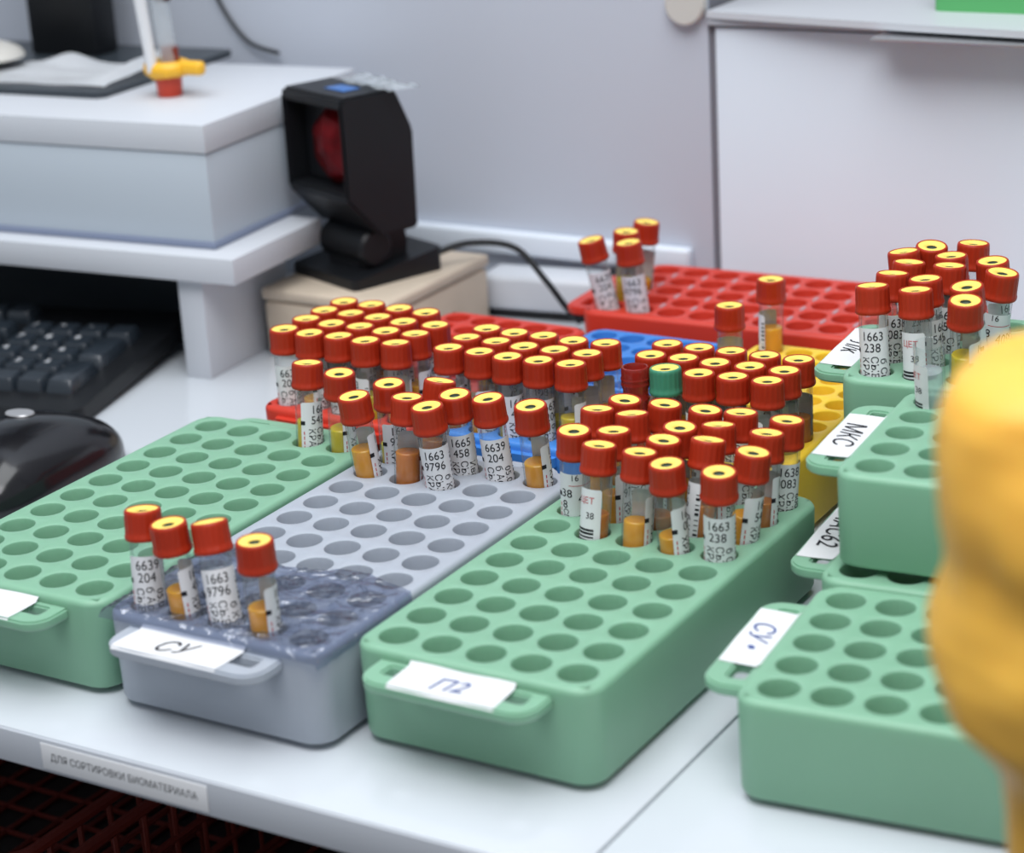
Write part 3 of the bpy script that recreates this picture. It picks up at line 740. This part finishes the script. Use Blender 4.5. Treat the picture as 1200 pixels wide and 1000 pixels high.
fm = link('cling_film', fin(bm, 'film', angle=3), 'film'); b0 = hole('B', 0, 9); fm.location = wp(b0); fm.rotation_euler = (0, 0, r['yaw'])
tag(fm, 'crumpled clear cling film wrapped over the front end of the grey rack', 'film')

# ================================================================== LEFT SIDE: riser, box, keyboard, mouse
DR = 0.07
ri = empty('monitor_riser', wp(dk(-39.0, 48.0, DZ)), T + DR); tag(ri, 'white laminate desk riser standing over the keyboard', 'riser')
bm = bmesh.new(); bx(bm, -24, 0, 0, 4.9, 3.08, 3.86, bev=0.03); link('top_board', fin(bm, 'b'), 'white', ri)
bm = bmesh.new(); bx(bm, -2.25, -1.38, 0.3, 4.8, 0, 3.08, bev=0.03); link('leg_panel', fin(bm, 'b'), 'white', ri)
bm = bmesh.new(); bx(bm, -23.5, -22.6, 0.3, 4.8, 0, 3.08, bev=0.03); link('leg_panel', fin(bm, 'b'), 'white', ri)
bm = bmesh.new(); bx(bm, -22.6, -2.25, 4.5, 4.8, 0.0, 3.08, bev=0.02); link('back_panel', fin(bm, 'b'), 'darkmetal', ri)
bt = empty('white_drawer_box', wp(dk(-40.2, 48.75, DZ + 3.86)), T + DR); tag(bt, 'wide white box with thick lid standing on the riser', 'box')
bm = bmesh.new(); bx(bm, -22, 0, 0, 8.4, 0.0, 2.83, bev=0.03); link('box_front', fin(bm, 'b'), 'carton', bt)
bm = bmesh.new(); bx(bm, -22.05, 0.05, -0.05, 8.5, 2.86, 3.70, bev=0.03); link('lid', fin(bm, 'b'), 'white', bt)
bm = bmesh.new(); bx(bm, -22.03, 0.06, -0.06, 8.3, 0.02, 0.22, bev=0.02); link('base_strip', fin(bm, 'b'), 'strip', bt)
ZB = DZ + 3.86 + 3.70
# monitor stand
ms = empty('monitor_stand', wp(dk(-45.8, 50.9, ZB)), T + 0.06); tag(ms, 'black monitor stand with flat base plate on the white box', 'monitor stand')
bm = bmesh.new(); prism(bm, rrect(-13, 0, 0, 7.3, 0.35), 0, 0.20); link('base_plate', fin(bm, 'b', angle=0.5), 'darkmetal', ms)
bm = bmesh.new(); prism(bm, rrect(-12.97, -0.03, 0.03, 7.27, 0.35), 0.0, 0.06); link('base_foot', fin(bm, 'b', angle=0.5), 'black', ms)
bm = bmesh.new(); bx(bm, -6.9, -4.1, 5.2, 6.4, 0.2, 11, bev=0.1); link('pillar', fin(bm, 'b'), 'black', ms)
bm = bmesh.new(); bx(bm, -14, 1, 3.9, 5.1, 10.5, 24, bev=0.15); link('screen_housing', fin(bm, 'b'), 'black', ms)
# monitor cable
bm = bmesh.new(); tube_path(bm, catmull([(0, 0, 4), (0.35, 0.1, 2.4), (0.9, 0.1, 1.3), (1.8, 0.05, 0.4), (3.0, 0.0, 0.1)]), 0.07)
cb = link('monitor_cable', fin(bm, 'cable'), 'black'); cb.location = wp(dk(-47.6, 58.4, ZB)); cb.rotation_euler = (0, 0, T)
tag(cb, 'thin black cable hanging beside the monitor stand', 'cable')
# crumpled white tissue and beige mouse-like thing on the plate
def cloth(name, pts, zfun, mt, label, cat, thick=0.05, n=28):
    """pts: four corners in the desk frame"""
    bm = bmesh.new(); P = [Vector((*p, 0)) for p in pts]; g = []
    for j in range(n + 1):
        row = []
        for i in range(n + 1):
            u, v = i / n, j / n
            p = P[0].lerp(P[1], u).lerp(P[3].lerp(P[2], u), v)
            row.append(bm.verts.new((p.x, p.y, zfun(u, v))))
        g.append(row)
    for j in range(n):
        for i in range(n): bm.faces.new((g[j][i], g[j][i + 1], g[j + 1][i + 1], g[j + 1][i]))
    res = bmesh.ops.solidify(bm, geom=list(bm.faces), thickness=thick)
    o = link(name, fin(bm, name, angle=1.2), mt); tag(o, label, cat); return o
cl = cloth('paper_wipe', [(-52.5, 50.75), (-46.0, 51.3), (-46.0, 54.9), (-52.5, 54.0)],
  lambda u, v: 0.30 + 0.10 * abs(noise.noise(Vector((u * 3, v * 3, 1)))) + 0.55 * math.exp(-((u - 0.93) / 0.07) ** 2) * v ** 0.5 + 0.32 * math.exp(-((u - 0.38) / 0.12) ** 2) * v ** 2, 'tissue',
  'crumpled white paper wipe lying on the black monitor stand base', 'paper')
cl.location = wp(Vector((0, 0, ZB))); cl.rotation_euler = (0, 0, T)
bm = bmesh.new(); bmesh.ops.create_uvsphere(bm, u_segments=24, v_segments=14, radius=1)
for v in bm.verts:
    if v.co.z < 0: v.co.z *= 0.25
    v.co = Vector((v.co.x * 2.2, v.co.y * 1.6, v.co.z * 0.55))
o = link('beige_pad', fin(bm, 'pad'), 'beige'); o.location = wp(dk(-53.2, 52.8, ZB + 0.65)); o.rotation_euler = (0, 0, T)
tag(o, 'beige rounded device at the far left on the monitor base', 'device')
# inverted red-capped tube with clip
pb = dk(-44.0, 52.0, ZB)
t = empty('inverted_tube', wp(pb)); tag(t, 'upside down tube standing on its red cap on the white box', 'tube')
bm = bmesh.new(); lathe(bm, [(0.0001, 0), (0.36, 0), (0.38, 0.03), (0.41, 0.55), (0.43, 0.62), (0.38, 0.66), (0.0001, 0.66)], 48, rib=0.01); link('cap', fin(bm, 'cap'), mat('bright_red_cap', (0.58, 0.05, 0.02), 0.4), t)
bm = bmesh.new(); lathe(bm, [(0.31, 0.66), (0.31, 4.5), (0.25, 4.8), (0.0001, 4.9)], 28); o = link('glass_tube', fin(bm, 'g'), 'frost', t); o.rotation_euler = (0, math.radians(-3), 0); o.location = (0.12 * S, 0, 0)
bm = bmesh.new(); lathe(bm, [(0.0001, 0.7), (0.27, 0.7), (0.27, 1.5), (0.0001, 1.5)], 28); o = link('blood', fin(bm, 'g'), mat('dark_blood', (0.22, 0.03, 0.01), 0.3), t); o.location = (0.12 * S, 0, 0)
bm = bmesh.new(); lathe(bm, [(0.0001, 2.9), (0.27, 2.9), (0.27, 4.3), (0.0001, 4.3)], 28); o = link('dark_stopper', fin(bm, 'g'), mat('dark_stopper', (0.05, 0.015, 0.02), 0.4), t); o.location = (0.06 * S, 0, 0)
pc = Vector((0, 0, 0))
c2 = empty('orange_clip', wp(pb + Vector((0, 0, 0.62))), T); c2.scale = (1.12, 1.12, 1.2); tag(c2, 'orange yellow tourniquet clip around the upside down tube', 'clip')
bm = bmesh.new(); tube_path(bm, [(0.50 * math.cos(a), 0.42 * math.sin(a), 0.20) for a in [2 * PI * k / 28 for k in range(28)]], 0.20, 12, True)
tube_path(bm, [(-0.48, -0.1, 0.20), (-0.1, -0.44, 0.12), (0.3, -0.40, 0.16), (0.5, -0.1, 0.2)], 0.16, 10)
link('ring', fin(bm, 'ring'), 'orange', c2)
bm = bmesh.new(); bx(bm, 0.45, 1.28, -0.22, 0.14, 0.06, 0.42, bev=0.13, seg=3); link('tab', fin(bm, 'tab'), 'orange', c2)
bm = bmesh.new(); lathe(bm, [(0.0001, 0), (0.17, 0), (0.22, 4.6), (0.0001, 4.6)], 20)
o = link('white_straw', fin(bm, 'straw'), 'paper'); o.location = wp(pb + A_ * (-0.15) + B_ * (-0.52) + Vector((0, 0, 0.82))); o.rotation_euler = (0, math.radians(-4), 0)
tag(o, 'white plastic stick held upright beside the upside down tube', 'stick')

# keyboard
kb = empty('keyboard', wp(dk(-41.25, 43.35, DZ)), T + 0.24); kb.rotation_euler = (math.radians(3.5), 0, T + 0.24)
tag(kb, 'black computer keyboard partly under the white riser', 'keyboard')
KW, KD = 22.8, 7.9
bm = bmesh.new(); prism(bm, rrect(-KW, 0, 0, KD, 0.35), 0.03, 0.52)
es = [e for e in bm.edges if e.calc_face_angle(0) > 0.9 and all(v.co.z > 0.4 for v in e.verts)]
bmesh.ops.bevel(bm, geom=es, offset=0.12, segments=3, affect='EDGES', clamp_overlap=True)
link('case', fin(bm, 'case', angle=0.6), 'black', kb)
def keymesh(wk, dk_):
    bm = bmesh.new()
    b0 = [(x, y) for x, y in rrect(-wk / 2, wk / 2, -dk_ / 2, dk_ / 2, 0.06, 2)]
    prev = [bm.verts.new((x, y, 0)) for x, y in b0]; first = prev
    for kx, zz in ((0.96, 0.12), (0.84, 0.34), (0.78, 0.38)):
        ring = [bm.verts.new((x * (1 - (1 - kx) * 0.9 / wk), y * kx, zz)) for x, y in b0]
        for q in range(len(ring)): bm.faces.new((prev[q], prev[(q + 1) % len(ring)], ring[(q + 1) % len(ring)], ring[q]))
        prev = ring
    bm.faces.new(prev); return fin(bm, 'key', angle=0.8)
KM = {k: keymesh(*k) for k in ((0.86, 0.86), (0.86, 1.81), (1.81, 0.86), (1.33, 0.86), (1.1, 0.86), (5.6, 0.86), (2.3, 0.86))}
def key(x, y, k=(0.86, 0.86), t=None):
    o = link('key', KM[k], 'key', kb, (x * S, y * S, 0.50 * S))
    if t:
        bm = bmesh.new(); put_text(bm, t, 0.26, lambda u, v: (u, v, 0.385), off=(-0.14, 0.14))
        link('legend', fin(bm, 'legend', False), 'paper', o)
ky = [1.55 + 0.95 * q for q in range(5)] + [6.8]; nxp = -1.2
key(nxp, ky[0] + 0.475, (0.86, 1.81)); key(nxp, ky[2] + 0.475, (0.86, 1.81)); key(nxp, ky[4])
key(nxp - 0.95, ky[0]); key(nxp - 2.375, ky[0], (1.81, 0.86))
for q in range(1, 5):
    for c in range(3): key(nxp - 0.95 * (c + 1), ky[q], t=('321', '654', '987', '-*/')[q - 1][c])
nav = nxp - 3.8 - 0.35
for c in range(3): key(nav - 0.95 * c, ky[0])
key(nav - 0.95, ky[1])
for q in (3, 4, 5):
    for c in range(3): key(nav - 0.95 * c, ky[q])
mx = nav - 1.9 - 1.25
ends = [[(1.33, 0)], [(2.3, 0.25)], [(1.81, 0)], [(1.33, 0)], [(1.81, 0)], []]
for q in range(6):
    x = mx + 0.45
    if q == 0:
        for k in ((1.33, .86), (1.1, .86), (1.1, .86), (5.6, .86), (1.1, .86), (1.33, .86)):
            x -= k[0] / 2; key(x, ky[q], k); x -= k[0] / 2 + 0.09
    else:
        k = {1: (2.3, .86), 2: (1.81, .86), 3: (1.33, .86), 4: (1.81, .86), 5: (.86, .86)}[q]
        x -= k[0] / 2; key(x, ky[q], k); x -= k[0] / 2 + 0.09
        for c in range(11): x -= 0.43; key(x, ky[q]); x -= 0.43 + 0.09
# mouse
mo = empty('computer_mouse', wp(dk(-39.75, 39.35, DZ)), T + 0.02); tag(mo, 'glossy black computer mouse with an oval silver badge', 'mouse')
bm = bmesh.new(); bmesh.ops.create_uvsphere(bm, u_segments=48, v_segments=32, radius=1)
for v in bm.verts:
    x, y, z = v.co
    def sp_(t, e): return math.copysign(abs(t) ** e, t)
    rr = max(1e-6, math.hypot(x, y)); X, Y = x, y
    k = (abs(X / rr) ** 3.2 + abs(Y / rr) ** 3.2 + 1e-9) ** (-1 / 3.2) if rr > 1e-5 else 1.0; X *= k; Y *= k
    zz = 1.65 * (max(z, 0) ** 0.75) * (1 - 0.10 * (Y + 0.2) ** 2) if z > 0 else z * 0.0
    v.co = Vector((X * 1.95 * (1 - 0.06 * Y), Y * 3.0, 0.12 + zz))
    if z <= 0: v.co.z = 0.10 * (1 + z)
link('mouse_shell', fin(bm, 'mouse', angle=1.0), 'blackgloss', mo)
bm = bmesh.new(); lathe(bm, [(0.0001, 0.04), (0.40, 0.03), (0.42, 0.0)], 32)
o = link('badge', fin(bm, 'badge'), 'silver', mo, (-0.3 * S, 0.55 * S, 1.75 * S), (math.radians(-4), 0, 0)); o.scale = (1.0, 0.8, 1.0)
bm = bmesh.new(); bx(bm, -0.02, 0.02, -2.4, -0.8, 0, 0.02); o = link('button_gap', fin(bm, 'gap'), 'silver', mo, (0, 0, 1.58 * S), (math.radians(8), 0, 0)); o.scale = (1, 0.6, 1)

# ================================================================== scanner on the beige box
kx0, kx1, ky0, ky1 = -40.2, -35.6, 50.75, 56.3
kt = empty('beige_box', wp(dk((kx0 + kx1) / 2, (ky0 + ky1) / 2, DZ)), T); tag(kt, 'beige translucent box with wood-toned sides under the barcode scanner', 'box')
hw, hd = (kx1 - kx0) / 2, (ky1 - ky0) / 2
bm = bmesh.new(); bx(bm, -hw, hw, -hd, hd, 0, 1.75, bev=0.15, seg=3); link('box_body', fin(bm, 'b'), 'wood', kt)
bm = bmesh.new(); bx(bm, -hw - 0.05, hw + 0.05, -hd - 0.05, hd + 0.05, 1.77, 2.15, bev=0.12, seg=3); link('lid', fin(bm, 'b'), 'wood', kt)
sc = empty('barcode_scanner', wp(dk(-37.15, 51.3, 0.0)), T - 0.36); tag(sc, 'black presentation barcode scanner with red window on a black foot', 'scanner')
# local frame: x = along front (leftwards negative), y = depth away
bm = bmesh.new()
prism(bm, rrect(-3.45, 0.0, 0.0, 3.3, 0.2, 4), 0, 0.32)
for v in bm.verts:
    if v.co.z > 0.2: v.co.z += 0.42 * max(0, (v.co.y - 0.6) / 2.7); v.co.x *= 0.985
link('foot_plate', fin(bm, 'foot', angle=0.5), 'black', sc)
def extr(bm, prof, x0, x1, mi=0):
    a = [bm.verts.new((x0, y, z)) for y, z in prof]; b = [bm.verts.new((x1, y, z)) for y, z in prof]
    bm.faces.new(a); bm.faces.new(b[::-1])
    for k in range(len(a)): bm.faces.new((a[k], b[k], b[(k + 1) % len(a)], a[(k + 1) % len(a)]))
bm = bmesh.new(); extr(bm, [(0.7, 0.3), (0.7, 1.0), (0.9, 1.7), (2.3, 1.7), (2.5, 1.1), (2.4, 0.4)], -2.45, -0.55)
bmesh.ops.recalc_face_normals(bm, faces=bm.faces); bmesh.ops.bevel(bm, geom=list(bm.edges), offset=0.12, segments=3, affect='EDGES')
link('neck', fin(bm, 'neck'), 'black', sc)
bm = bmesh.new(); lathe(bm, [(0.0001, -1.15), (0.5, -1.15), (0.6, -1.05), (0.6, 1.05), (0.5, 1.15), (0.0001, 1.15)], 24)
o = link('hinge', fin(bm, 'hinge'), 'black', sc, (-1.5 * S, 1.15 * S, 1.05 * S), (0, PI / 2, 0))
ZH = 0.0
prof = [(0.0, 2.75), (0.0, 5.62), (0.12, 5.80), (1.95, 5.80), (2.1, 5.55), (2.55, 4.5), (2.5, 1.5), (1.1, 1.5)]
bm = bmesh.new(); extr(bm, prof, -3.2, 0.0)
bmesh.ops.recalc_face_normals(bm, faces=bm.faces)
# recess the window in the front face
ff = [f for f in bm.faces if all(abs(v.co.y) < 1e-4 for v in f.verts)][0]
ins = bmesh.ops.inset_region(bm, faces=[ff], thickness=0.26, depth=0)
ex = bmesh.ops.extrude_face_region(bm, geom=[ff]); vs = [g for g in ex['geom'] if isinstance(g, bmesh.types.BMVert)]
bmesh.ops.translate(bm, verts=vs, vec=(0, 0.75, 0)); bmesh.ops.delete(bm, geom=[ff], context='FACES_ONLY') if ff.is_valid and ff in bm.faces else None
es = [e for e in bm.edges if len(e.link_faces) == 2 and e.calc_face_angle(0) > 0.3 and not any(0.02 < v.co.y < 1.2 and -3.2 < v.co.x < -0.15 for v in e.verts)]
bmesh.ops.bevel(bm, geom=es, offset=0.08, segments=2, affect='EDGES', clamp_overlap=True)
link('scanner_head', fin(bm, 'head', angle=0.5), 'black', sc)
bm = bmesh.new(); prof2 = []
bx(bm, -2.9, -0.3, 0.66, 0.74, 3.05, 5.3)
link('scan_mirror_back', fin(bm, 'w'), 'black', sc)
bm = bmesh.new(); lathe(bm, [(1.22, 0), (0.95, 0.25), (0.45, 0.42), (0.0001, 0.5)], 7)
o = link('red_window', fin(bm, 'w', False), 'redglass', sc, (-1.32 * S, 0.66 * S, 4.15 * S), (PI / 2, 0, 0)); o['label'] = 'dark red faceted scan window'
bm = bmesh.new(); bx(bm, -0.5, 0.5, -0.3, 0.3, 0, 0.03, bev=0.01); o = link('sticker', fin(bm, 's'), 'bluelight', sc, (-1.3 * S, 1.0 * S, 5.80 * S)); o['label'] = 'small blue sticker on top'
o = cloth('clear_wrapper', [(-1.4, -0.3), (1.5, -0.5), (1.7, 0.5), (-1.2, 0.6)], lambda u, v: 0.06 + 0.25 * abs(noise.noise(Vector((u * 4, v * 4, 5)))), 'frost', 'crumpled clear plastic wrapper lying on top of the barcode scanner', 'wrapper', 0.02, 16)
o.location = wp(dk(-37.4, 53.3, 5.80)); o.rotation_euler = (0, 0, T - 0.3)
# scanner cable
pts = [dk(-36.3, 54.4, 0.45), dk(-35.6, 55.3, 0.62), dk(-34.4, 56.0, 0.4), dk(-33.3, 55.9, -0.5), dk(-32.7, 56.0, -1.3), dk(-32.3, 56.2, -1.85)]
bm = bmesh.new(); tube_path(bm, catmull([p + Vector((0, 0, ZT)) for p in pts]), 0.10, 10)
o = link('scanner_cable', fin(bm, 'cable'), 'black'); tag(o, 'black cable arching from the scanner foot down to the desk', 'cable')
# white device with black end by the wall
dv = empty('white_adapter', wp(dk(-34.2, 56.95, DZ)), T + 0.12); tag(dv, 'low white box with black shadow strip beneath it between scanner and wall', 'device')
bm = bmesh.new(); bx(bm, -1.9, 1.9, -0.1, 1.3, 0.0, 0.22, bev=0.04); link('shadow_base', fin(bm, 'b'), 'black', dv)  # black slab stands in for the shadow gap under the housing
bm = bmesh.new(); bx(bm, -1.95, 1.9, -0.15, 1.4, 0.22, 1.35, bev=0.2, seg=3); link('housing', fin(bm, 'b'), 'white', dv)
bm = bmesh.new(); extr(bm, [(-0.2, 0), (-0.2, 0.35), (0.9, 1.35), (1.3, 1.35), (1.3, 0)], 1.92, 2.55); link('black_plug', fin(bm, 'b', False), 'black', dv)

# ================================================================== green rack standing on the ledge, top right
gp = unproj((1093, 13), 7.42); gl = empty('tube_rack', wp(gp + Vector((B_.x, B_.y, 0)) * 0.6), T); tag(gl, 'green plastic rack on the wall ledge, cut off at top right', 'rack')
bm = bmesh.new(); prism(bm, rrect(0, 8.2, -0.6, 0.75, 0.25, 6), 0, 1.7); link('rack_body', fin(bm, 'b', angle=0.5), mat('bright_green_plastic', (0.10, 0.42, 0.14), 0.4), gl)
bm = bmesh.new(); prism(bm, rrect(-0.05, 8.25, -0.65, 0.8, 0.28, 6), 1.7, 1.85); link('rim', fin(bm, 'b', angle=0.5), mat('bright_green_rim', (0.10, 0.42, 0.14), 0.4), gl)

# ================================================================== yellow bag in the right foreground
sil = [(395, 1230), (405, 1210), (414, 1200), (430, 1150), (450, 1116), (480, 1101), (520, 1097), (560, 1098), (600, 1102), (640, 1108), (670, 1104), (700, 1094), (730, 1087), (760, 1090), (790, 1100), (815, 1108), (840, 1130), (860, 1146), (885, 1166), (910, 1176), (950, 1180), (1000, 1181), (1060, 1184), (1150, 1188), (1300, 1190)]
bc = Vector((7.55, 25.3, 0)); rows_ = []
def zy(y):
    lo, hi = -60, 20
    for _ in range(50):
        mm = (lo + hi) / 2
        if proj((bc.x, bc.y, mm))[1] > y: lo = mm
        else: hi = mm
    return mm
prof = []
for y, x in sil:
    z = zy(y); c = Vector((bc.x, bc.y, z)); px = proj(c)[0]; dep = (c - CAM).dot(fwd)
    prof.append((z, max(0.3, (px - x) * dep / F)))
prof.append((DZ - 20, prof[-1][1] * 1.1)); prof.append((DZ - 36, prof[-1][1] * 1.0))
bm = bmesh.new(); NB = 64; rings = []; zz = []
Z1 = prof[0][0]; K = 150
def rad(z):
    for (za, ra), (zb_, rb_) in zip(prof, prof[1:]):
        if za >= z >= zb_: t = (za - z) / (za - zb_ + 1e-9); return ra + (rb_ - ra) * t
    return prof[-1][1]
levels = [Z1 - 0.10 * k for k in range(95)] ; zl = levels[-1]
levels += [zl - (zl - (DZ - 35.9)) * (k / 24) for k in range(1, 25)]
leftang = math.atan2(-RT.y, -RT.x)
for z in levels:
    r0 = rad(z); ring = []
    for k in range(NB):
        a = 2 * PI * k / NB; da = abs((a - leftang + PI) % (2 * PI) - PI)
        amp = 0.15 * min(1, max(0.0, 1 - math.exp(-(da / 0.5) ** 2)) + 0.12)
        n = noise.noise(Vector((math.cos(a) * 1.3, math.sin(a) * 1.3, z * 0.5))) + 0.5 * noise.noise(Vector((math.cos(a) * 3, math.sin(a) * 3, z * 1.1 + 9)))
        rr = r0 * (1 + amp * n)
        rr = max(0.15, min(rr, 2.75))
        ring.append(bm.verts.new((math.cos(a) * rr, math.sin(a) * rr, z - (DZ - 36))))
    rings.append(ring)
for a, b in zip(rings, rings[1:]):
    for k in range(NB): bm.faces.new((a[k], a[(k + 1) % NB], b[(k + 1) % NB], b[k]))
bm.faces.new(rings[0]); bm.faces.new(rings[-1])
bg = link('yellow_bag', fin(bm, 'bag', angle=3), 'bag'); bg.location = wp((bc.x, bc.y, DZ - 36))
tag(bg, 'crumpled yellow plastic bag, out of focus in the right foreground', 'bag')
print('objects', len(bpy.data.objects))
